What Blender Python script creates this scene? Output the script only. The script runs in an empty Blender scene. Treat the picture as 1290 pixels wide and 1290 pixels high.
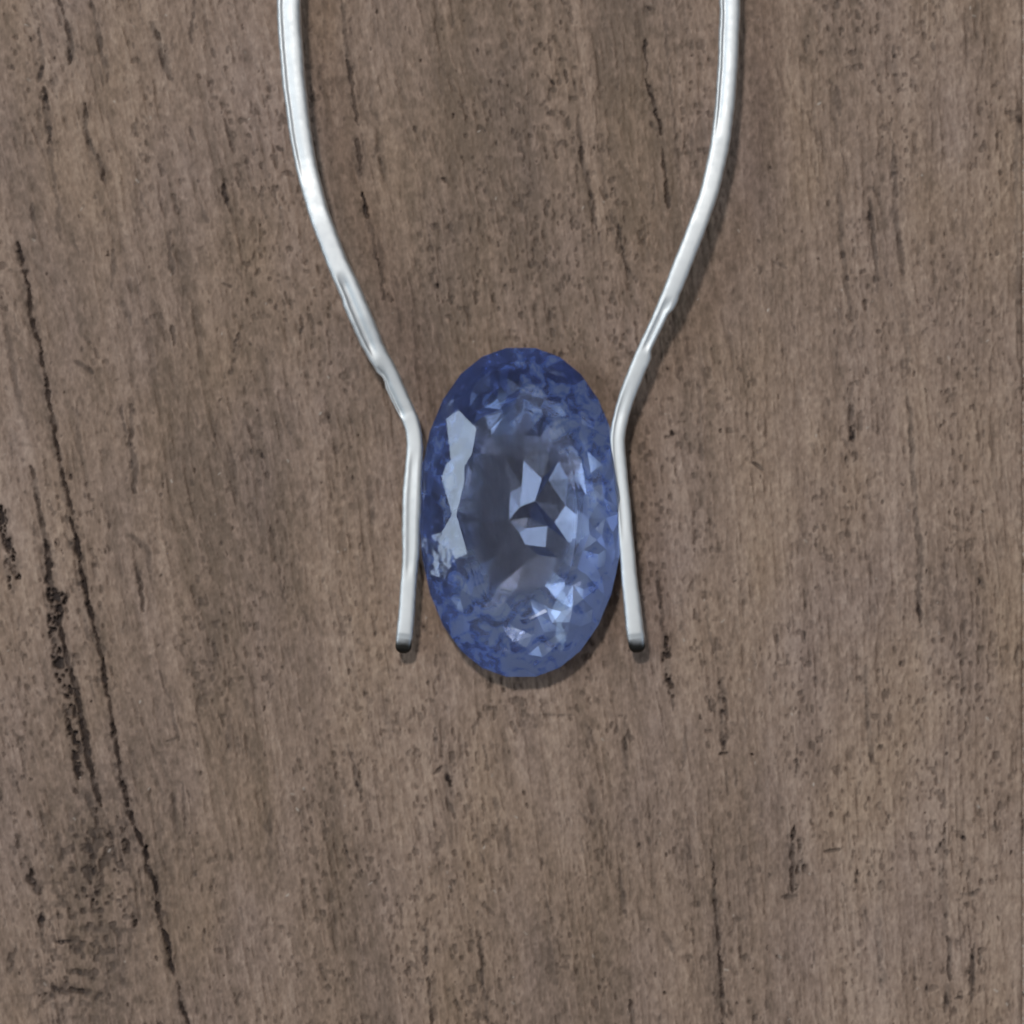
import bpy, bmesh, math, random
import numpy as np
from mathutils import Vector, Matrix

# ------------------------------------------------------------------ scene, camera, light
sc = bpy.context.scene
col = sc.collection
sc.unit_settings.system = 'METRIC'
sc.unit_settings.scale_length = 0.01          # one unit is one centimetre
sc.render.engine = 'CYCLES'
sc.cycles.use_denoising = True
sc.cycles.max_bounces = 24
sc.cycles.transmission_bounces = 16
sc.cycles.glossy_bounces = 10
sc.cycles.sample_clamp_indirect = 8.0
sc.cycles.blur_glossy = 0.3
sc.cycles.filter_width = 2.1
sc.view_settings.view_transform = 'Standard'
sc.view_settings.look = 'None'
sc.view_settings.gamma = 1.0
sc.view_settings.exposure = 0.0

S = 4.4 / 1290.0        # centimetres per photo pixel on the wood
H = 17.0                # lens height above the wood
cam_d = bpy.data.cameras.new('camera')
cam = bpy.data.objects.new('camera', cam_d)
col.objects.link(cam)
cam.location = (0, 0, H)
cam_d.sensor_width = 36.0
cam_d.lens = 36.0 * H / 4.4
cam_d.clip_start = 0.1
cam_d.clip_end = 500.0
sc.camera = cam

world = bpy.data.worlds.new('World')
sc.world = world
world.use_nodes = True
wbg = world.node_tree.nodes['Background']
wbg.inputs['Color'].default_value = (0.93, 0.96, 1.0, 1)
wbg.inputs['Strength'].default_value = 0.10

def area(name, direction, dist, sx, sy, L, color):
    d = Vector(direction).normalized()
    ld = bpy.data.lights.new(name, 'AREA')
    ld.shape = 'RECTANGLE'
    ld.size, ld.size_y = sx, sy
    ld.energy = L * math.pi * sx * sy
    ld.color = color
    o = bpy.data.objects.new(name, ld)
    col.objects.link(o)
    o.location = d * dist
    o.rotation_euler = (-d).to_track_quat('-Z', 'Y').to_euler()
    return o

KEY = Vector((-0.19, 0.45, 0.87)).normalized()
area('ceiling_softbox', KEY, 70, 7, 6, 222.0, (1.0, 0.985, 0.96))
for pane in (-1, 0, 1):
    area('window_pane_light', (-0.76, 0.10 + 0.24 * pane, 0.62), 80, 17, 27, 4.8, (0.74, 0.89, 1.0))

area('added_fill_light', (0.60, -0.46, 0.65), 80, 26, 20, 2.6, (0.55, 0.76, 1.0))  # added fill lamp, tints the lower right facets blue
for az, off in ((80, 52), (150, 24), (215, 18), (250, 38), (300, 26), (340, 44)):  # small lamps added for sparkle on the gem facets
    a_, o_ = math.radians(az), math.radians(off)
    area('added_sparkle_light', (math.cos(a_) * math.sin(o_), math.sin(a_) * math.sin(o_), math.cos(o_)), 75, 6, 6, 6.0, (0.95, 0.97, 1.0))

# ------------------------------------------------------------------ helpers
def at(px, py, z=0.0):
    """point at height z that stands at this place over the board"""
    k = (H - z) / H
    return Vector(((px - 645.0) * S * k, (645.0 - py) * S * k, z))

def link(name, me, mat, parent=None):
    o = bpy.data.objects.new(name, me)
    col.objects.link(o)
    if mat: me.materials.append(mat)
    if parent: o.parent = parent
    return o

def new_mat(name):
    m = bpy.data.materials.new(name)
    m.use_nodes = True
    nt = m.node_tree
    nt.nodes.clear()
    out = nt.nodes.new('ShaderNodeOutputMaterial')
    return m, nt, out

def N(nt, typ, **kw):
    n = nt.nodes.new(typ)
    for k, v in kw.items():
        if k in n.inputs: n.inputs[k].default_value = v
        else: setattr(n, k, v)
    return n

def vnoise(u, v, seed):
    """smooth value noise in -1..1"""
    rng = np.random.RandomState(seed)
    tab = rng.uniform(-1, 1, (256, 256)).astype(np.float32)
    iu, iv = np.floor(u).astype(np.int64), np.floor(v).astype(np.int64)
    fu, fv = (u - iu).astype(np.float32), (v - iv).astype(np.float32)
    fu = fu * fu * fu * (fu * (fu * 6 - 15) + 10)
    fv = fv * fv * fv * (fv * (fv * 6 - 15) + 10)
    a, b = iu & 255, (iu + 1) & 255
    c, d = iv & 255, (iv + 1) & 255
    return (tab[a, c] * (1 - fu) + tab[b, c] * fu) * (1 - fv) + (tab[a, d] * (1 - fu) + tab[b, d] * fu) * fv

def fbm(u, v, seed, n=3, gain=0.55):
    t, a, s = 0, 1.0, 0
    for i in range(n):
        t = t + a * vnoise(u * 2 ** i + 17.3 * i, v * 2 ** i + 5.1 * i, seed + i)
        s += a
        a *= gain
    return t / s * 1.6

def sstep(a, b, x):
    t = np.clip((x - a) / (b - a), 0, 1)
    return t * t * (3 - 2 * t)

# ------------------------------------------------------------------ wood
# drawn in photo pixels: polyline, half width, darkness
CR = [
 ([(22,305),(35,355),(40,400),(52,445),(60,490),(72,560),(85,625),(94,648)],2.4,.85),
 ([(89,652),(97,690),(104,725),(115,775),(125,815),(133,860),(140,890),(147,950),(155,990),(163,1025),(172,1045),(179,1066)],2.9,.95),
 ([(183,1066),(186,1095),(193,1110),(202,1150),(208,1180),(220,1230)],2.8,.95),
 ([(223,1236),(227,1258),(238,1290),(243,1310)],2.8,.9),
 ([(150,965),(158,990),(164,1015)],4.5,.35),
 ([(7,410),(15,450),(20,490),(33,540)],3.2,.35),
 ([(40,588),(45,620),(52,655),(60,690),(62,720),(65,745)],4.0,.68),
 ([(62,745),(75,760),(70,790)],12.0,.8),
 ([(75,785),(82,815),(90,845),(96,870),(102,905),(108,945)],3.2,.9),
 ([(66,790),(75,830),(84,870),(90,905),(97,950),(100,980)],9.0,.62),
 ([(106,945),(118,980),(122,1000),(126,1016)],3.4,.85),
 ([(0,640),(6,672),(14,695),(21,715),(22,728)],5.0,.75),
 ([(12,690),(16,745)],8.0,.65), ([(4,640),(10,690)],9.0,.6),
 ([(75,0),(85,30),(90,60),(88,80)],3.2,.65),
 ([(50,35),(54,80),(48,103)],3.4,.55), ([(54,110),(60,150),(63,182)],3.2,.6),
 ([(62,185),(68,225),(73,262),(76,300)],2.6,.45),
 ([(115,0),(125,45),(135,92),(134,104)],3.2,.55),
 ([(108,130),(107,160),(115,185),(125,205),(132,228)],3.4,.7),
 ([(192,28),(200,50),(204,78),(216,101)],3.0,.7), ([(206,60),(214,98)],5.5,.38),
 ([(245,0),(243,25),(240,55)],3.0,.45),
 ([(40,257),(42,300)],4.0,.5), ([(177,0),(175,20)],2.5,.4),
 ([(282,232),(286,260)],3.2,.65), ([(330,252),(335,275)],2.6,.45), ([(238,160),(246,178)],2.4,.5),
 ([(215,290),(214,340)],3.2,.45), ([(142,315),(143,365)],3.6,.4), ([(250,255),(262,280)],3.2,.35),
 ([(165,510),(165,560),(171,592),(168,622)],3.4,.5), ([(97,515),(99,548),(104,585)],4.0,.35),
 ([(175,240),(185,262)],3.0,.35), ([(155,380),(165,410)],3.4,.35), ([(95,455),(118,470)],3.6,.4),
 ([(218,410),(219,435)],3.0,.5), ([(281,357),(292,361)],3.2,.6), ([(350,185),(356,190)],3.0,.6),
 ([(430,0),(434,40),(438,75)],2.4,.45), ([(438,75),(446,120),(451,158)],2.8,.6),
 ([(450,175),(452,192),(454,225)],3.2,.65), ([(456,243),(463,275)],2.8,.85),
 ([(464,275),(471,303),(478,335)],2.3,.75), ([(478,335),(485,378)],2.4,.5), ([(477,300),(482,345)],2.2,.3),
 ([(490,370),(494,380)],2.4,.6), ([(475,185),(482,215)],7.0,.25), ([(559,225),(563,231)],2.6,.7), ([(416,204),(417,206)],2.6,.85),
 ([(813,50),(814,90)],2.4,.6), ([(814,100),(824,132),(832,170)],2.2,.75), ([(834,185),(840,230),(842,262)],2.3,.6),
 ([(837,10),(840,50),(845,110),(850,150),(853,200),(860,250)],1.5,.38),
 ([(812,10),(824,12)],5.0,.5), ([(727,145),(732,185)],2.0,.35), ([(732,185),(739,222),(744,250),(751,290)],2.7,.6),
 ([(778,282),(784,310),(792,352)],2.6,.55), ([(688,93),(697,106)],2.6,.55), ([(712,88),(714,105)],3.0,.6),
 ([(756,190),(766,250)],2.2,.25), ([(1017,45),(1019,55)],2.8,.6), ([(1054,108),(1056,146)],3.0,.4), ([(1174,55),(1175,62)],4.0,.55),
 ([(1095,248),(1100,290),(1105,348)],3.0,.5), ([(1104,340),(1107,368)],3.0,.6),
 ([(1125,190),(1128,240),(1126,270),(1132,300),(1137,345)],3.8,.45), ([(1137,345),(1142,420),(1140,480)],4.5,.25),
 ([(1055,230),(1060,290),(1064,345),(1070,400)],3.4,.35), ([(1046,100),(1050,150)],4,.3),
 ([(1143,490),(1147,540),(1150,590),(1153,650)],3.2,.45), ([(1153,640),(1160,690),(1157,740),(1160,790)],3.4,.5),
 ([(880,485),(883,530),(882,580)],2.6,.35), ([(1070,490),(1073,540),(1076,580)],5.0,.35), ([(1038,560),(1040,572)],3.4,.65),
 ([(948,583),(962,592)],2.8,.65), ([(956,302),(960,306)],2.8,.65), ([(975,330),(990,338)],3.0,.4), ([(955,335),(958,345)],2.8,.45),
 ([(1090,838),(1093,900),(1098,960)],3.6,.35), ([(1235,720),(1236,740)],9.0,.3), ([(1170,720),(1195,790)],12.0,.18),
 ([(828,720),(832,755),(836,795)],2.6,.6), ([(838,790),(841,830),(846,880)],5.0,.55), ([(846,880),(847,895)],2.4,.5),
 ([(890,760),(893,795),(903,830)],2.2,.35), ([(908,855),(912,890),(912,950)],5.0,.4), ([(908,950),(916,948)],3.4,.7), ([(946,950),(948,951)],2.6,.75),
 ([(895,1070),(900,1110),(903,1160),(908,1220),(912,1300)],1.9,.7), ([(902,1150),(906,1230),(908,1300)],5.5,.22),
 ([(1003,955),(1003,975)],2.2,.55), ([(1000,1040),(997,1055)],3.2,.75), ([(997,1055),(998,1090),(999,1125)],3.0,.7), ([(1006,1056),(1010,1090),(1003,1120)],7.0,.4), ([(985,1130),(1006,1128)],4.0,.5), ([(1019,1124),(1020,1126)],2.6,.75),
 ([(1037,1073),(1060,1070)],3.2,.55), ([(1045,1097),(1046,1099)],3.0,.7), ([(925,965),(926,990)],3.4,.4),
 ([(1190,1035),(1190,1058)],2.6,.65), ([(1186,1062),(1180,1074)],2.8,.6), ([(1194,1180),(1196,1235)],2.8,.6), ([(1194,1240),(1191,1275)],3.6,.45),
 ([(1226,1188),(1224,1230),(1223,1262)],3.0,.55), ([(1234,1195),(1234,1215)],2.4,.55), ([(1213,1126),(1225,1127),(1234,1120)],2.8,.55), ([(1205,1258),(1213,1256)],3,.5),
 ([(1110,1110),(1105,1180),(1112,1250)],5.0,.25), ([(1188,1060),(1190,1180)],4.0,.25),
 ([(535,1165),(538,1215)],2.8,.5), ([(540,1230),(543,1300)],2.6,.6), ([(605,1180),(608,1240)],3.0,.4), ([(608,1240),(616,1290)],2.4,.5),
 ([(437,938),(450,975),(454,1005)],3.0,.5), ([(200,845),(215,885),(224,930)],2.2,.4), ([(222,930),(212,934)],2.4,.45), ([(229,985),(233,1050)],2.2,.4), ([(218,1000),(222,1060)],4,.25),
 ([(172,715),(178,740),(181,770)],3.0,.6), ([(165,675),(185,690),(190,720)],4.0,.35), ([(562,965),(572,1005)],4.5,.45), ([(558,965),(548,975)],2.8,.55),
 ([(340,1015),(341,1090)],4.2,.3), ([(268,805),(273,832)],3.0,.45), ([(285,880),(290,945)],3.4,.3),
 ([(780,1095),(788,1155)],3.0,.45), ([(793,1260),(800,1300)],2.8,.6), ([(785,930),(790,970)],2.6,.35), ([(680,900),(722,901)],2.2,.3), ([(865,915),(860,970)],3,.3),
 ([(30,1085),(40,1105),(50,1125)],8.0,.5), ([(45,1110),(75,1113)],4.0,.4), ([(52,1150),(55,1190)],3.6,.65), ([(70,1187),(92,1186)],2.8,.6), ([(100,1170),(170,1172)],4.0,.35),
 ([(50,1255),(70,1245),(110,1250)],6.0,.45), ([(168,1150),(172,1170)],5.0,.5), ([(110,1130),(122,1125),(118,1140)],4.5,.45), ([(150,1190),(155,1240)],5.0,.3),
 ([(12,970),(20,990)],5,.35), ([(0,910),(8,905)],4,.3), ([(20,1180),(10,1230)],5,.3), ([(90,990),(98,1000)],3,.6),
 ([(700,560),(700,562)],2,.3), ([(383,770),(384,800)],3,.3), ([(466,600),(470,660)],4,.3), ([(300,420),(292,470)],5,.3), ([(217,325),(218,345)],3.5,.4),
 ([(835,1175),(850,1200)],3,.35), ([(640,1040),(642,1080)],3,.35), ([(720,1015),(760,1050)],3,.22), ([(690,1180),(700,1240)],4,.28),
 ([(64,752),(77,748)],6,.85), ([(70,765),(66,785)],5,.8), ([(0,655),(8,682),(17,705)],4.5,.95), ([(58,680),(62,715),(63,742)],3.6,.9), ([(96,868),(110,950),(122,1000)],4.2,.9), ([(155,985),(165,1030)],4.5,.8),
 ([(120,1020),(140,1060),(150,1100)],9,.4), ([(150,1030),(165,1090)],8,.45), ([(105,1060),(125,1120)],8,.35),
 ([(1283,130),(1280,220),(1284,420)],3,.3),
]

def build_board():
    # dense where the lens looks, wider beyond
    def axis(lo, hi, step, far_lo, far_hi):
        mid = list(np.arange(lo, hi + .1, step))
        a, s = [], step
        x = lo
        while x > far_lo:
            s *= 1.25; x -= s; a.append(x)
        b, s, x = [], step, hi
        while x < far_hi:
            s *= 1.25; x += s; b.append(x)
        return a[::-1] + mid + b
    ys = np.array(axis(-40, 1330, 1.42, -1500, 2800))
    PL = [('L', np.array(axis(-40, 1286.6, 1.42, -1500, 1286.0))), ('R', np.array(axis(1288.0, 1330, 1.42, 1288.5, 2800)))]
    root = bpy.data.objects.new('wooden_tabletop', None)
    col.objects.link(root)
    root['kind'] = 'structure'
    root['label'] = 'weathered grey brown wooden tabletop with cracked vertical grain under the pendant'
    root['category'] = 'tabletop'
    for side, xs in PL:
        X, Y = np.meshgrid(xs, ys)          # photo pixels
        shape = X.shape
        rng = np.random.RandomState(5 if side == 'L' else 9)
        wob = 6 * vnoise(X / 140, Y / 260, 70) + 2.2 * vnoise(X / 40, Y / 70, 71)
        lean = 0.205 * np.clip(1.05 - X / 1290.0, 0, 1.1) ** 0.75
        U = X - lean * (Y - 645) + wob      # across the grain
        V = Y
        tone = 0.55 * fbm(U / 60, V / 700, 1, 3) + 0.35 * fbm(U / 16, V / 240, 4, 3) + 0.30 * fbm(X / 300, Y / 300, 8, 2)
        streak = fbm(U / 5.0, V / 60, 12, 2)
        fine = fbm(U / 3.6, V / 7.5, 15, 2)
        mask = sstep(-0.45, 0.55, fbm(U / 55, V / 170, 20, 2))
        worms = sstep(0.42, 0.95, fbm(U / 5.6, V / 9.5, 24, 2)) * (0.25 + 0.75 * mask)
        fib = sstep(0.35, 0.95, fbm(U / 4.2, V / 36, 28, 2)) * (0.25 + 0.75 * sstep(-.3, .5, fbm(U / 40, V / 150, 33, 2)))
        pale = sstep(0.50, 1.0, fbm(U / 5.5, V / 14, 36, 2))
        dark = np.zeros(shape, np.float32)
        def stroke(pts, hw, amt, ragged=1.0, soft=1.0, seed=0):
            pts = np.array(pts, float)
            pad = hw * 4 + 8
            x0, x1 = pts[:, 0].min() - pad, pts[:, 0].max() + pad
            y0, y1 = pts[:, 1].min() - pad, pts[:, 1].max() + pad
            i0, i1 = np.searchsorted(xs, [x0, x1])
            j0, j1 = np.searchsorted(ys, [y0, y1])
            if i1 - i0 < 2 or j1 - j0 < 2: return
            sx, sy = X[j0:j1, i0:i1], Y[j0:j1, i0:i1]
            px = sx + ragged * (1.3 * vnoise(sx / 3.2, sy / 3.6 + seed, 49) + 1.6 * vnoise(sx / 7 + seed, sy / 9, 50) + 1.2 * vnoise(sx / 18, sy / 22 + seed, 51))
            py = sy
            best = np.full(sx.shape, 1e9)
            tt = np.zeros(sx.shape)
            seg = np.hypot(*(pts[1:] - pts[:-1]).T)
            acc, tot = 0, seg.sum() + 1e-6
            for k in range(len(pts) - 1):
                a, b = pts[k], pts[k + 1]
                d = b - a
                L2 = (d * d).sum() + 1e-9
                t = np.clip(((px - a[0]) * d[0] + (py - a[1]) * d[1]) / L2, 0, 1)
                dist = np.hypot(px - a[0] - t * d[0], py - a[1] - t * d[1])
                m = dist < best
                best[m] = dist[m]
                tt[m] = (acc + t[m] * seg[k]) / tot
                acc += seg[k]
            taper = np.clip(np.minimum(tt, 1 - tt) * tot / (hw * 4 + 2), 0, 1) ** .5
            vary = 1.0 + 0.45 * vnoise(sx / 10 + 3 * seed, sy / 16, 53)
            w = hw * (0.45 + 0.55 * taper) * vary
            val = amt * (1 - sstep(0.35, 1.45, best / w)) * np.clip(0.92 + 0.5 * vnoise(sx / 6, sy / 12 + seed, 54), .35, 1)
            if hw >= 4.4:       # broad marks break up into pits
                val = np.minimum(1, val * (0.45 + 1.25 * sstep(-.35, .55, fbm(sx / 4.5 + seed, sy / 6.5, 57, 2))))
            cur = dark[j0:j1, i0:i1]
            np.maximum(cur, val, out=cur)
        for i, (p, hw, amt) in enumerate(CR):
            stroke(p, hw, amt, seed=i * .37)
            if amt > .6 and len(p) > 2 and hw < 4:      # worn lips along the long cracks
                stroke(p, hw * 2.6, amt * .28, 1.6, seed=i * .61)
        # loose short pores following the grain
        lo, hi = xs[0], xs[-1]
        span = min(1, (hi - lo) / 1400)
        for i in range(int(1500 * span)):
            x, y = rng.uniform(max(lo, -60), min(hi, 1400)), rng.uniform(-60, 1350)
            ln = rng.choice([2, 4, 6, 9, 16, 30], p=[.25, .25, .2, .15, .1, .05])
            s = 0.205 * max(0.0, 1.05 - x / 1290.0) ** .75 + rng.normal(0, .12)
            stroke([(x, y), (x + s * ln, y + ln)], rng.uniform(1.3, 2.6), rng.uniform(.20, .58) * (1.1 if ln < 8 else .7), .8, seed=i * .11)
        spots = np.zeros(shape, np.float32)
        keep, dark = dark, spots
        for i in range(int(130 * span)):
            x, y = rng.uniform(max(lo, 0), min(hi, 1290)), rng.uniform(0, 1290)
            stroke([(x, y), (x + rng.normal(0, 2), y + rng.uniform(.5, 4))], rng.uniform(1.1, 2.0), rng.uniform(.3, .9), .3, seed=i * .2)
        dark = keep
        # rough, pitted patch beside the long crack
        patch = np.exp(-(((X - 125) / 60) ** 2 + ((Y - 1110) / 110) ** 2)) * 1.3 + .7 * np.exp(-(((X - 80) / 60) ** 2 + ((Y - 1240) / 50) ** 2)) \
              + .45 * np.exp(-(((X - 1170) / 50) ** 2 + ((Y - 760) / 60) ** 2)) + .4 * np.exp(-(((X - 945) / 28) ** 2 + ((Y - 1070) / 110) ** 2))
        dark = np.maximum(dark, np.clip(patch, 0, 1) * sstep(-.1, .6, fbm(X / 7.5, Y / 8.5, 60, 2)) * .55)
        grime = np.clip(np.clip(dark, 0, 1) ** .82 + .38 * worms + .24 * fib, 0, 1)
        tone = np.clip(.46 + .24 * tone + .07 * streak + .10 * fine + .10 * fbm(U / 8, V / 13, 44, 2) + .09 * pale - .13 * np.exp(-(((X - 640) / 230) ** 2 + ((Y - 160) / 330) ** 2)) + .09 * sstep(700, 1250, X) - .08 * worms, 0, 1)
        z = -0.020 * sstep(.30, 1.0, dark) - 0.006 * dark - 0.0060 * worms - 0.0045 * fib \
            + 0.0026 * streak + 0.0017 * fine + 0.003 * pale + 0.004 * fbm(U / 60, V / 700, 1, 2) + 0.002 * spots
        if side == 'L':                       # worn long edge beside the joint
            e = 1287.5 + 2.0 * vnoise(Y / 90, Y * 0 + .5, 90) - X
        else:
            e = X - 1287.8
        z -= 0.003 * (1 - sstep(-1.0, 6.0, e)) ** 2
        # skirt
        z[0, :] = z[-1, :] = -1.0
        z[:, 0] = z[:, -1] = -1.0
        if side == 'L':
            X = X.copy(); X[:, -2] = 1287.6; X[:, -1] = 1287.80
        else:
            X = X.copy(); X[:, 0] = 1287.82; X[:, 1] = 1288.0
        co = np.stack([(X - 645) * S, (645 - Y) * S, z], -1).reshape(-1, 3).astype(np.float32)
        ny, nx = shape
        idx = np.arange(nx * ny).reshape(ny, nx)
        q = np.stack([idx[1:, :-1], idx[1:, 1:], idx[:-1, 1:], idx[:-1, :-1]], -1).reshape(-1, 4)
        me = bpy.data.meshes.new('plank')
        me.vertices.add(len(co)); me.vertices.foreach_set('co', co.ravel())
        me.loops.add(q.size); me.loops.foreach_set('vertex_index', q.ravel().astype(np.int32))
        me.polygons.add(len(q)); me.polygons.foreach_set('loop_start', np.arange(0, q.size, 4, dtype=np.int32))
        me.polygons.foreach_set('use_smooth', np.ones(len(q), bool))
        me.update()
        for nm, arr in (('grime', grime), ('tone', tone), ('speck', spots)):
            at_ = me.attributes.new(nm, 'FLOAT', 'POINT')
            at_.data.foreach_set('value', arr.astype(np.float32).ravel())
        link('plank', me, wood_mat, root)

def make_wood():
    m, nt, out = new_mat('weathered_wood')
    L = nt.links.new
    b = N(nt, 'ShaderNodeBsdfPrincipled', Roughness=0.72)
    b.inputs['Specular IOR Level'].default_value = 0.25
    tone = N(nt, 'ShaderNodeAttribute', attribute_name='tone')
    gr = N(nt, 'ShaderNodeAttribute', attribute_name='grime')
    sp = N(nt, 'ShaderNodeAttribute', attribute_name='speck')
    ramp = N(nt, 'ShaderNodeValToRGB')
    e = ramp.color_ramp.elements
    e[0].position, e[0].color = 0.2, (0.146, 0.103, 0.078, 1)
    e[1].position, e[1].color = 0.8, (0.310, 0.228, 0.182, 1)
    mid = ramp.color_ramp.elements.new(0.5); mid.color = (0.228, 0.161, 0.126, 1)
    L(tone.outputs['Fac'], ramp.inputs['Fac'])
    tc = N(nt, 'ShaderNodeTexCoord')
    n1 = N(nt, 'ShaderNodeTexNoise', Scale=95.0, Detail=4.0)
    mp = N(nt, 'ShaderNodeMapping'); mp.inputs['Scale'].default_value = (1, .45, 1)
    L(tc.outputs['Object'], mp.inputs['Vector']); L(mp.outputs['Vector'], n1.inputs['Vector'])
    n2 = N(nt, 'ShaderNodeTexNoise', Scale=2.2, Detail=3.0)
    L(mp.outputs['Vector'], n2.inputs['Vector'])
    hue = N(nt, 'ShaderNodeMix', data_type='RGBA', blend_type='MULTIPLY')
    hr = N(nt, 'ShaderNodeValToRGB')
    hr.color_ramp.elements[0].position, hr.color_ramp.elements[0].color = .3, (1.04, 1.0, .90, 1)
    hr.color_ramp.elements[1].position, hr.color_ramp.elements[1].color = .7, (.99, .985, 1.01, 1)
    L(n2.outputs['Fac'], hr.inputs['Fac'])
    hue.inputs['Factor'].default_value = 1.0
    L(ramp.outputs['Color'], hue.inputs['A']); L(hr.outputs['Color'], hue.inputs['B'])
    v = N(nt, 'ShaderNodeMapRange'); v.inputs['From Min'].default_value = .3; v.inputs['From Max'].default_value = .7
    v.inputs['To Min'].default_value = .86; v.inputs['To Max'].default_value = 1.14
    L(n1.outputs['Fac'], v.inputs['Value'])
    hv = N(nt, 'ShaderNodeVectorMath', operation='SCALE')
    L(hue.outputs['Result'], hv.inputs[0]); L(v.outputs['Result'], hv.inputs['Scale'])
    mx = N(nt, 'ShaderNodeMix', data_type='RGBA')
    L(gr.outputs['Fac'], mx.inputs['Factor']); L(hv.outputs['Vector'], mx.inputs['A'])
    mx.inputs['B'].default_value = (0.028, 0.019, 0.0165, 1)
    ms = N(nt, 'ShaderNodeMix', data_type='RGBA')
    L(sp.outputs['Fac'], ms.inputs['Factor']); L(mx.outputs['Result'], ms.inputs['A'])
    ms.inputs['B'].default_value = (0.42, 0.36, 0.31, 1)
    L(ms.outputs['Result'], b.inputs['Base Color'])
    bp = N(nt, 'ShaderNodeBump', Strength=0.25, Distance=0.004)
    L(n1.outputs['Fac'], bp.inputs['Height']); L(bp.outputs['Normal'], b.inputs['Normal'])
    L(b.outputs['BSDF'], out.inputs['Surface'])
    return m
wood_mat = make_wood()
build_board()

# ------------------------------------------------------------------ pendant
def make_silver(name, base, rough, scr):
    m, nt, out = new_mat(name)
    L = nt.links.new
    b = N(nt, 'ShaderNodeBsdfPrincipled', Metallic=1.0, Roughness=rough)
    b.inputs['Base Color'].default_value = (*base, 1)
    tc = N(nt, 'ShaderNodeTexCoord')
    n = N(nt, 'ShaderNodeTexNoise', Scale=26.0, Detail=4.0)
    L(tc.outputs['Object'], n.inputs['Vector'])
    r = N(nt, 'ShaderNodeMapRange')
    r.inputs['From Min'].default_value = .3; r.inputs['From Max'].default_value = .7
    r.inputs['To Min'].default_value = rough - scr; r.inputs['To Max'].default_value = rough + scr
    L(n.outputs['Fac'], r.inputs['Value']); L(r.outputs['Result'], b.inputs['Roughness'])
    n2 = N(nt, 'ShaderNodeTexNoise', Scale=150.0, Detail=2.0)
    ms = N(nt, 'ShaderNodeMapping'); ms.inputs['Scale'].default_value = (1, .16, 1)
    L(tc.outputs['Object'], ms.inputs['Vector']); L(ms.outputs['Vector'], n2.inputs['Vector'])
    ad = N(nt, 'ShaderNodeMath', operation='MULTIPLY_ADD'); ad.inputs[1].default_value = .35
    L(n2.outputs['Fac'], ad.inputs[0]); L(n.outputs['Fac'], ad.inputs[2])
    bp = N(nt, 'ShaderNodeBump', Strength=0.10, Distance=0.003)
    L(ad.outputs[0], bp.inputs['Height']); L(bp.outputs['Normal'], b.inputs['Normal'])
    L(b.outputs['BSDF'], out.inputs['Surface'])
    return m
silver = make_silver('silver', (0.66, 0.675, 0.685), 0.58, .05)
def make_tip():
    m = make_silver('shaded_silver_end', (0.6, 0.6, 0.6), 0.45, .05)
    nt = m.node_tree
    L = nt.links.new
    b = [n for n in nt.nodes if n.type == 'BSDF_PRINCIPLED'][0]
    tc = N(nt, 'ShaderNodeTexCoord')
    sp = N(nt, 'ShaderNodeSeparateXYZ'); L(tc.outputs['Object'], sp.inputs[0])
    ns = N(nt, 'ShaderNodeTexNoise', Scale=30.0); L(tc.outputs['Object'], ns.inputs['Vector'])
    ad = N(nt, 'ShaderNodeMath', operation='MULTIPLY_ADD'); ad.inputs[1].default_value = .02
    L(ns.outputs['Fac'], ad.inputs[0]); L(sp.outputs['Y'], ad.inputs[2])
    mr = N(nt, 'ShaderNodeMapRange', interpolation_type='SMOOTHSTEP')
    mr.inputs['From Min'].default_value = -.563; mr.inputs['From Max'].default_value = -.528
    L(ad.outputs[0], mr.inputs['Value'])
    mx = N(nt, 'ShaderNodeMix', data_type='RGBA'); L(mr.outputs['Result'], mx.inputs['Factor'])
    mx.inputs['A'].default_value = (.055, .052, .047, 1); mx.inputs['B'].default_value = (.60, .61, .62, 1)  # shade of the rounded tip painted into the silver's base colour
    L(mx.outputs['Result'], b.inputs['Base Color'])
    return m
shaded_tip = make_tip()

pendant = bpy.data.objects.new('gemstone_pendant', None)
col.objects.link(pendant)
pendant['label'] = 'silver wire pendant with two prongs gripping an oval faceted blue violet gemstone'
pendant['category'] = 'pendant'

def catmull(P, n):
    P = np.array(P, float)
    P = np.vstack([2 * P[0] - P[1], P, 2 * P[-1] - P[-2]])
    out = []
    for i in range(1, len(P) - 2):
        p0, p1, p2, p3 = P[i - 1], P[i], P[i + 1], P[i + 2]
        for k in range(n):
            t = k / n
            out.append(.5 * ((2 * p1) + (-p0 + p2) * t + (2 * p0 - 5 * p1 + 4 * p2 - p3) * t * t + (-p0 + 3 * p1 - 3 * p2 + p3) * t ** 3))
    out.append(P[-2])
    return np.array(out)

def win(a, b, x, s=8.0):
    return float(sstep(a, a + s, x) * (1 - sstep(b - s, b, x)))

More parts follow.
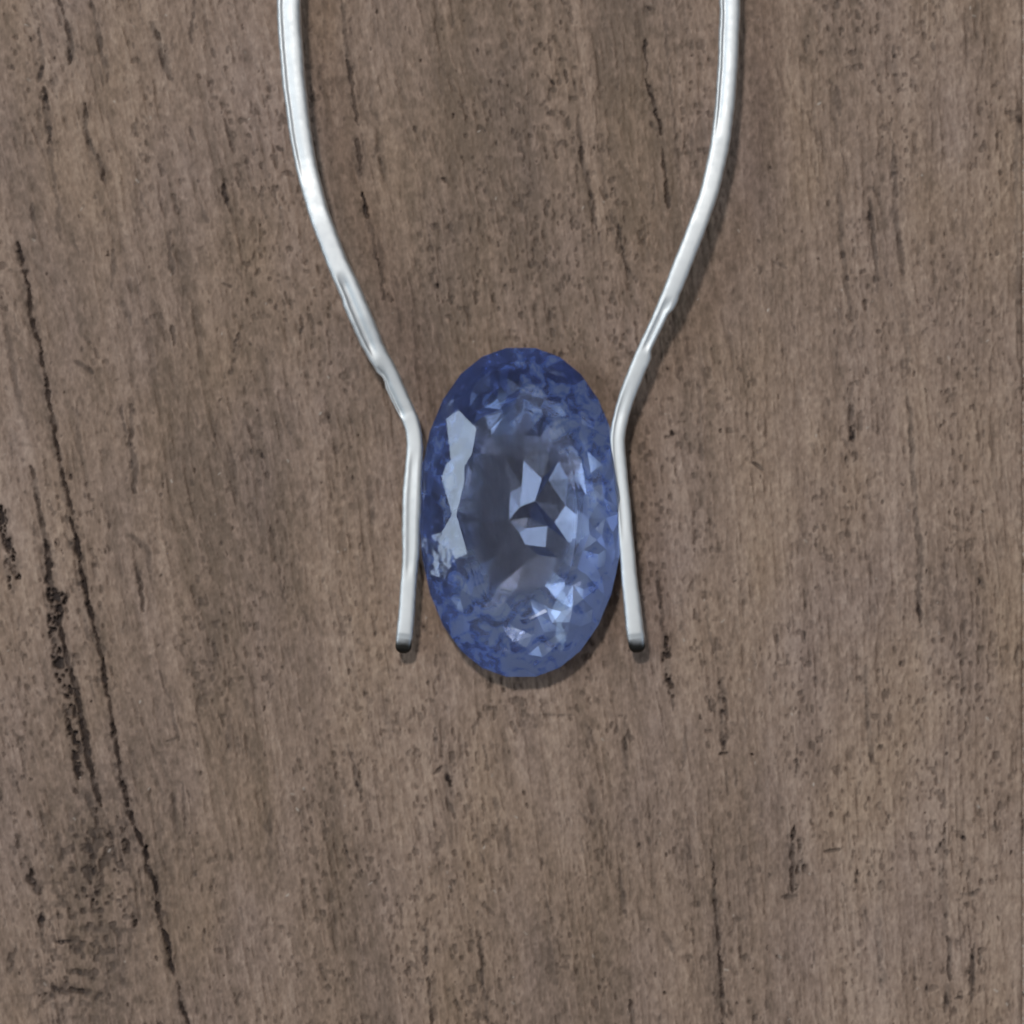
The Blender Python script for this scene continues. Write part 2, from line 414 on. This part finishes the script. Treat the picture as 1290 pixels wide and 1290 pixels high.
# (px, py, width px, height of the wire's middle in cm)
LEFT = [(641,-292,27,.10),(560,-285,27,.10),(470,-240,27,.10),(400,-165,27,.14),(371,-80,28,.18),(364,0,28.5,.21),(366,50,28.5,.22),(370,100,28,.235),(376,150,27,.25),(384,200,26,.26),(400,263,25,.28),(424,328,25.5,.29),(446,378,27,.29),(471,437,25,.27),(489,470,23,.25),(508,510,21,.215),(519,536,19.5,.20),(522.5,560,19.5,.19),(521,587,21,.18),(519,624,23,.175),(518,655,22.5,.165),(517.5,690,21,.15),(516,718,19.5,.135),(513.5,750,19.5,.125),(512,777,20,.115),(510,797,20,.10),(508.5,810,19.5,.092),(507.5,823,18.5,.08)]
RIGHT = [(641,-292,27,.10),(722,-285,27,.10),(812,-240,27,.10),(884,-165,26,.14),(914,-80,25.5,.18),(919,0,25,.21),(918,50,24.5,.22),(915,108,24,.24),(908,174,23.5,.26),(893,243,22.5,.28),(871,304,22.5,.30),(855,345,22.5,.30),(836,391,20.5,.285),(816,434,19.5,.26),(799,475,20.5,.23),(785,515,19,.205),(778.5,545,18.5,.195),(778.5,570,18,.19),(782,604,17.5,.18),(785.5,640,17.5,.17),(789.5,688,18,.15),(794,740,19.5,.13),(798,775,21,.115),(800.5,797,21.5,.10),(802,810,20.5,.092),(802.5,822,19,.08)]

def wire(P, side):
    Q = catmull(P, 22)
    Q[:, 3] = np.where(Q[:, 3] > .1, .1 + (Q[:, 3] - .1) * np.interp(Q[:, 1], [200, 280, 400, 520, 720], [.25, .32, .28, .08, .08]), Q[:, 3])
    C = np.array([at(a, b, z) for a, b, w, z in Q])
    W = Q[:, 2] * .53 * S * (H - Q[:, 3]) / H
    py = Q[:, 1]
    arc = np.concatenate([[0], np.cumsum(np.linalg.norm(C[1:] - C[:-1], axis=1))])
    rest = arc[-1] - arc
    M = 44
    rows = []
    for i in range(len(C)):
        t = C[min(i + 1, len(C) - 1)] - C[max(i - 1, 0)]
        t /= np.linalg.norm(t)
        s = np.cross(t, (0, 0, 1.0)); s /= np.linalg.norm(s)
        if side == 'R' or True:
            if s[0] < 0 and py[i] > -100: s = -s
        n = np.cross(s, t); n = n if n[2] > 0 else -n
        r = W[i]
        cap = min(1.0, rest[i] / (r * 1.0))
        k = math.sqrt(max(0.0, 1 - (1 - cap) ** 2))
        y = py[i]
        row = []
        for j in range(M):
            a = 2 * math.pi * j / M
            cu, cv = math.cos(a), math.sin(a)
            e = 2 / 3.9
            u = math.copysign(abs(cu) ** e, cu)
            v = math.copysign(abs(cv) ** e, cv)
            top = max(0.0, v)
            dz = 0.0
            g = lambda u0, wd: math.exp(-((u - u0) / wd) ** 2)
            if side == 'L':
                dz -= .22 * g(-.45, .16) * win(-200, 250, y, 60)
                dz -= .55 * g(-.25, .20) * win(340, 452, y, 22)
                dz -= .30 * g(-.62, .20) * win(455, 528, y, 14)
                dz -= .28 * g(-.15, .18) * win(562, 735, y, 30)
                if u < 0: u *= 1 - .22 * win(462, 486, y, 10) + .10 * win(368, 440, y, 14)
            else:
                dz -= .25 * g(-.50, .16) * win(-200, 190, y, 60)
                dz -= .38 * g(.05, .2) * win(372, 446, y, 18)
                dz -= .15 * g(-.35, .2) * win(470, 700, y, 60)
                if u > 0: u *= 1 - .26 * win(386, 446, y, 8) + .10 * win(366, 390, y, 8) + .10 * win(442, 462, y, 8)
            r_u = 1 + .018 * math.sin(y * .11 + a) + .012 * math.sin(y * .37 + 2 * a)
            row.append(C[i] + s * (u * r * k * r_u) + n * ((v * .72 + dz * top) * r * k))
        rows.append(row)
    cut = int(np.argmax(py > 803))
    def strip(rr, close_end):
        vs = [p for row in rr for p in row]
        fs = []
        for i in range(len(rr) - 1):
            for j in range(M):
                j2 = (j + 1) % M
                fs.append((i * M + j, i * M + j2, (i + 1) * M + j2, (i + 1) * M + j))
        if close_end:
            fs.append(tuple((len(rr) - 1) * M + j for j in range(M)))
        me = bpy.data.meshes.new('wire')
        me.from_pydata([tuple(v) for v in vs], [], fs)
        bm = bmesh.new(); bm.from_mesh(me); bmesh.ops.recalc_face_normals(bm, faces=bm.faces); bm.to_mesh(me); bm.free()
        me.polygons.foreach_set('use_smooth', np.ones(len(me.polygons), bool))
        return me
    arm = link('wire_prong', strip(rows[:cut + 1], False), silver, pendant)
    # the blunt end is finer
    link('wire_end', strip(rows[cut:], True), shaded_tip, arm)
    return arm
wl = wire(LEFT, 'L')
wr = wire(RIGHT, 'R')
wl['label'] = 'left silver wire prong with a hammered groove'
wr['label'] = 'right silver wire prong with a nicked outer edge'

# ------------------------------------------------------------------ gemstone
def make_gem_mats():
    m, nt, out = new_mat('gem_crown')
    L = nt.links.new
    g = N(nt, 'ShaderNodeBsdfGlass', IOR=1.72, Roughness=0.05)
    g.inputs['Color'].default_value = (0.90, 0.915, 0.97, 1)
    tc = N(nt, 'ShaderNodeTexCoord')
    nb = N(nt, 'ShaderNodeTexNoise', Scale=11.0, Detail=2.0); L(tc.outputs['Object'], nb.inputs['Vector'])
    bp = N(nt, 'ShaderNodeBump', Strength=0.25, Distance=0.0035)
    L(nb.outputs['Fac'], bp.inputs['Height']); L(bp.outputs['Normal'], g.inputs['Normal'])
    L(g.outputs['BSDF'], out.inputs['Surface'])
    m2, nt, out = new_mat('gem_pavilion')
    L = nt.links.new
    tc = N(nt, 'ShaderNodeTexCoord')
    n = N(nt, 'ShaderNodeTexNoise', Scale=2.6, Detail=2.0)
    L(tc.outputs['Object'], n.inputs['Vector'])
    # stone's blue with gem reflections painted in, brighter to the right and bottom
    sx = N(nt, 'ShaderNodeSeparateXYZ'); L(tc.outputs['Object'], sx.inputs[0])
    dist = N(nt, 'ShaderNodeVectorMath', operation='MULTIPLY_ADD')
    nv = N(nt, 'ShaderNodeTexNoise', Scale=9.0, Detail=2.0)
    L(tc.outputs['Object'], nv.inputs['Vector'])
    L(nv.outputs['Color'], dist.inputs[0]); dist.inputs[1].default_value = (.10, .10, .10)
    L(tc.outputs['Object'], dist.inputs[2])
    nf = N(nt, 'ShaderNodeTexNoise', Scale=19.0, Detail=3.0); L(dist.outputs[0], nf.inputs['Vector'])
    def madd(a, k, b):
        n_ = N(nt, 'ShaderNodeMath', operation='MULTIPLY_ADD'); L(a, n_.inputs[0]); n_.inputs[1].default_value = k
        if isinstance(b, float): n_.inputs[2].default_value = b
        else: L(b, n_.inputs[2])
        return n_.outputs[0]
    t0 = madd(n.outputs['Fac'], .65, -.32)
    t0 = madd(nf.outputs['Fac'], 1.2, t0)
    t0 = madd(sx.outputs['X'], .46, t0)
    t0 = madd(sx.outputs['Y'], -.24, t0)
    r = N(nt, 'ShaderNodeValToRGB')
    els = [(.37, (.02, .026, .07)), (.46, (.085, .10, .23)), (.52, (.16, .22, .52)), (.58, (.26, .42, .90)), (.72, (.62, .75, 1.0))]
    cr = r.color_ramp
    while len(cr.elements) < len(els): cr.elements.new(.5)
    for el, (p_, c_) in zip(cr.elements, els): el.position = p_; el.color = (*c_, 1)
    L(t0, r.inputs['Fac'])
    # brownish violet heart, painted dark for the dim reflections under the table
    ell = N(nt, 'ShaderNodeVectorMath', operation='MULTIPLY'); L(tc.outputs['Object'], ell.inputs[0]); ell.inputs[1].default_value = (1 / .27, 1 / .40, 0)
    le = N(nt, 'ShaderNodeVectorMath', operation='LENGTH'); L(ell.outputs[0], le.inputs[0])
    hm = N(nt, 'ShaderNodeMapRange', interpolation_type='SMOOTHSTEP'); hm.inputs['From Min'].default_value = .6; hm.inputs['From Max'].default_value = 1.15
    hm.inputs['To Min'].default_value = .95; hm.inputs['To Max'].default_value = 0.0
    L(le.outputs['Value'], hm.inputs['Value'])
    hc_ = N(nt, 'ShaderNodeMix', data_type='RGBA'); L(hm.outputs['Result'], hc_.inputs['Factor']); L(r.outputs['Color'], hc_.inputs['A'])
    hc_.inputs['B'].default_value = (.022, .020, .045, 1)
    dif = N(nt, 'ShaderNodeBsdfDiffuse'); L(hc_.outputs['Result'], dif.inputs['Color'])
    nb = N(nt, 'ShaderNodeTexNoise', Scale=13.0, Detail=1.0)
    L(tc.outputs['Object'], nb.inputs['Vector'])
    bp = N(nt, 'ShaderNodeBump', Strength=0.12, Distance=0.006)
    L(nb.outputs['Fac'], bp.inputs['Height'])
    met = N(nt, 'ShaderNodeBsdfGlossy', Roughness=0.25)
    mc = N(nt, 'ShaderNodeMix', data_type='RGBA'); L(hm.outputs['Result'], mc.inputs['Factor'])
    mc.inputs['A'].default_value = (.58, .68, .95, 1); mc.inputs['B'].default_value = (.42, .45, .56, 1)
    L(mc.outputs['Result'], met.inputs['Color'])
    L(bp.outputs['Normal'], met.inputs['Normal'])
    gl = N(nt, 'ShaderNodeBsdfGlass', IOR=1.72, Roughness=0.02)
    gl.inputs['Color'].default_value = (.75, .78, .98, 1)
    m1 = N(nt, 'ShaderNodeMixShader'); m1.inputs['Fac'].default_value = .42
    L(met.outputs['BSDF'], m1.inputs[1]); L(dif.outputs['BSDF'], m1.inputs[2])
    mx = N(nt, 'ShaderNodeMixShader'); mx.inputs['Fac'].default_value = 0.15
    L(m1.outputs['Shader'], mx.inputs[1]); L(gl.outputs['BSDF'], mx.inputs[2])
    L(mx.outputs['Shader'], out.inputs['Surface'])
    return m, m2
crown_mat, pav_mat = make_gem_mats()

def build_gem():
    rng = random.Random(23)
    zg, hc, D = 0.110, 0.114, 0.080
    IOR = 1.72
    k = (H - zg) / H * S
    ax, by = 127.0 * k, 207.0 * k
    c = at(656, 645.5, zg)
    bm = bmesh.new()
    bmesh.ops.create_cube(bm, size=4)
    def cut(p, n):
        geom = bm.verts[:] + bm.edges[:] + bm.faces[:]
        r = bmesh.ops.bisect_plane(bm, geom=geom, dist=1e-6, plane_co=p, plane_no=n, clear_outer=True)
        ed = [g for g in r['geom_cut'] if isinstance(g, bmesh.types.BMEdge)]
        if len(ed) > 2:
            bmesh.ops.holes_fill(bm, edges=ed)
    ex = 2.15
    def rim(f):
        cx, sy = math.cos(f), math.sin(f)
        x = math.copysign(abs(cx) ** (2 / ex), cx) * ax
        y = math.copysign(abs(sy) ** (2 / ex), sy) * by
        nx = math.copysign(abs(x / ax) ** (ex - 1), x) / ax
        ny = math.copysign(abs(y / by) ** (ex - 1), y) / by
        l = math.hypot(nx, ny)
        return Vector((x, y, 0)), Vector((nx / l, ny / l, 0))
    for i in range(26):
        p, n = rim(2 * math.pi * (i + .5) / 26)
        cut(p, n)
    cut((0, 0, hc), (0, 0, 1))
    kh = (KEY + Vector((0, 0, 1))).normalized()
    def crown(f, z0, inset, tilt, dj=0.0):
        p, n = rim(f)
        t = math.radians(tilt)
        nn = Matrix.Rotation(dj, 3, 'Z') @ n
        cut(p * (1 - inset) + Vector((0, 0, z0)), nn * math.sin(t) + Vector((0, 0, math.cos(t))))
    def slope(f):
        c2 = math.cos(f) ** 2
        return 26 * c2 + 20.5 * (1 - c2)
    M = 18
    for i in range(M):
        f = 2 * math.pi * (i + .5) / M
        crown(f, .020 if math.cos(f) > -.5 else .0165, 0, slope(f) + (rng.uniform(-1, 1) if math.cos(f) > -.5 else 0.6), rng.uniform(-.05, .05))
    for i in range(36):
        f = 2 * math.pi * i / 36
        crown(f, .008, 0, slope(f) + 6 + rng.uniform(-2, 2), rng.uniform(-.08, .08))
    # small facets shaved off the crown's corners and edges
    cnt = 0
    while cnt < 90:
        az = rng.uniform(-math.pi, math.pi)
        t = math.radians(rng.uniform(10, 42))
        d = Vector((math.cos(az) * math.sin(t), math.sin(az) * math.sin(t) / 1.2, math.cos(t))).normalized()
        if d.angle(kh) < math.radians(4.0): continue
        left = abs(abs(az) - math.pi) < .7
        if left and math.degrees(t) > 19 and math.degrees(t) < 33: continue
        w = max(v.co.dot(d) for v in bm.verts)
        cut(d * (w - rng.uniform(.0008, .0026)), d)
        cnt += 1
    for az, tl, dp in ((180, 19, .0045), (150, 15, .0025), (-150, 37, .003)):
        d = Vector((math.cos(math.radians(az)) * math.sin(math.radians(tl)), math.sin(math.radians(az)) * math.sin(math.radians(tl)), math.cos(math.radians(tl))))
        cut(d * (max(v.co.dot(d) for v in bm.verts) - dp), d)
    cut((0, 0, -.012), (0, 0, -1))
    bmesh.ops.recalc_face_normals(bm, faces=bm.faces)
    def part(sel):
        b2 = bm.copy()
        b2.faces.ensure_lookup_table()
        kill = [f for f in b2.faces if not sel(f)]
        bmesh.ops.delete(b2, geom=kill, context='FACES')
        me = bpy.data.meshes.new('gem')
        b2.to_mesh(me); b2.free()
        return me
    up = part(lambda f: f.normal.z > -0.5)
    base = [f for f in bm.faces if f.normal.z < -0.5][0]
    loop = [v.co.copy() for v in base.verts]
    bm.free()
    # pavilion: a mosaic of flat cut facets over a shallow bowl
    def bowl(x, y):
        q = min(1.0, (x / ax) ** 2 + (y / by) ** 2)
        return -D * (1 - q ** 1.15) - .012
    pts, zs, edges = [], [], []
    for q in loop:
        pts.append(Vector((q.x, q.y))); zs.append(-.012)
    nl = len(loop)
    edges += [(a, (a + 1) % nl) for a in range(nl)]
    polys = []
    for cx, cy, gx, gy, dz, shp in PATCH:
        s0 = len(pts)
        for dx, dy in shp:
            pts.append(Vector((cx + dx, cy + dy)))
            zs.append(bowl(cx, cy) + dz + gx * dx + gy * dy)
        edges += [(s0 + a, s0 + (a + 1) % len(shp)) for a in range(len(shp))]
        polys.append([Vector((cx + dx * 1.25, cy + dy * 1.25)) for dx, dy in shp])
    def inside(p, poly):
        r = False
        for a in range(len(poly)):
            u, v = poly[a], poly[a - 1]
            if (u.y > p.y) != (v.y > p.y) and p.x < (v.x - u.x) * (p.y - u.y) / (v.y - u.y) + u.x: r = not r
        return r
    for rho, cn, zj in ((.965, 60, .004), (.915, 58, .007), (.85, 54, .010), (.78, 48, .012), (.70, 42, .012), (.61, 34, .011), (.50, 22, .006), (.34, 9, .003), (.12, 3, .001)):
        off = rng.random()
        for i in range(cn):
            f = 2 * math.pi * (i + off + rng.uniform(-.28, .28)) / cn
            p, _ = rim(f)
            r_ = rho + rng.uniform(-.03, .03)
            v = Vector((p.x * r_ - .02 * (1 - r_), p.y * r_))
            if any(inside(v, q) for q in polys): continue
            pts.append(v); zs.append(min(-.014, bowl(v.x, v.y) + rng.uniform(-zj, zj)))
    import mathutils
    vo, eo, fo, vi, _, _ = mathutils.geometry.delaunay_2d_cdt(pts, edges, [], 1, 1e-6)
    me = bpy.data.meshes.new('pavilion')
    zz = [max(zs[o[0]] if o else bowl(v.x, v.y), -zg + .014) for v, o in zip(vo, vi)]
    me.from_pydata([(v.x, v.y, z_) for v, z_ in zip(vo, zz)], [], [tuple(reversed(f)) for f in fo])
    g = link('gemstone', up, crown_mat, pendant)
    g.location = c
    g['label'] = 'oval faceted blue violet gemstone held between the prongs'
    link('pavilion', me, pav_mat, g)
PATCH = ((.040, .093, .21, -.03, .016, ((-.045, -.07), (.02, -.045), (.05, .05), (.0, .06), (-.035, .02))),
         (.040, -.088, .21, .03, .009, ((-.09, .055), (-.02, .02), (.075, .03), (.065, -.06), (-.02, -.05), (-.045, 0))))
build_gem()
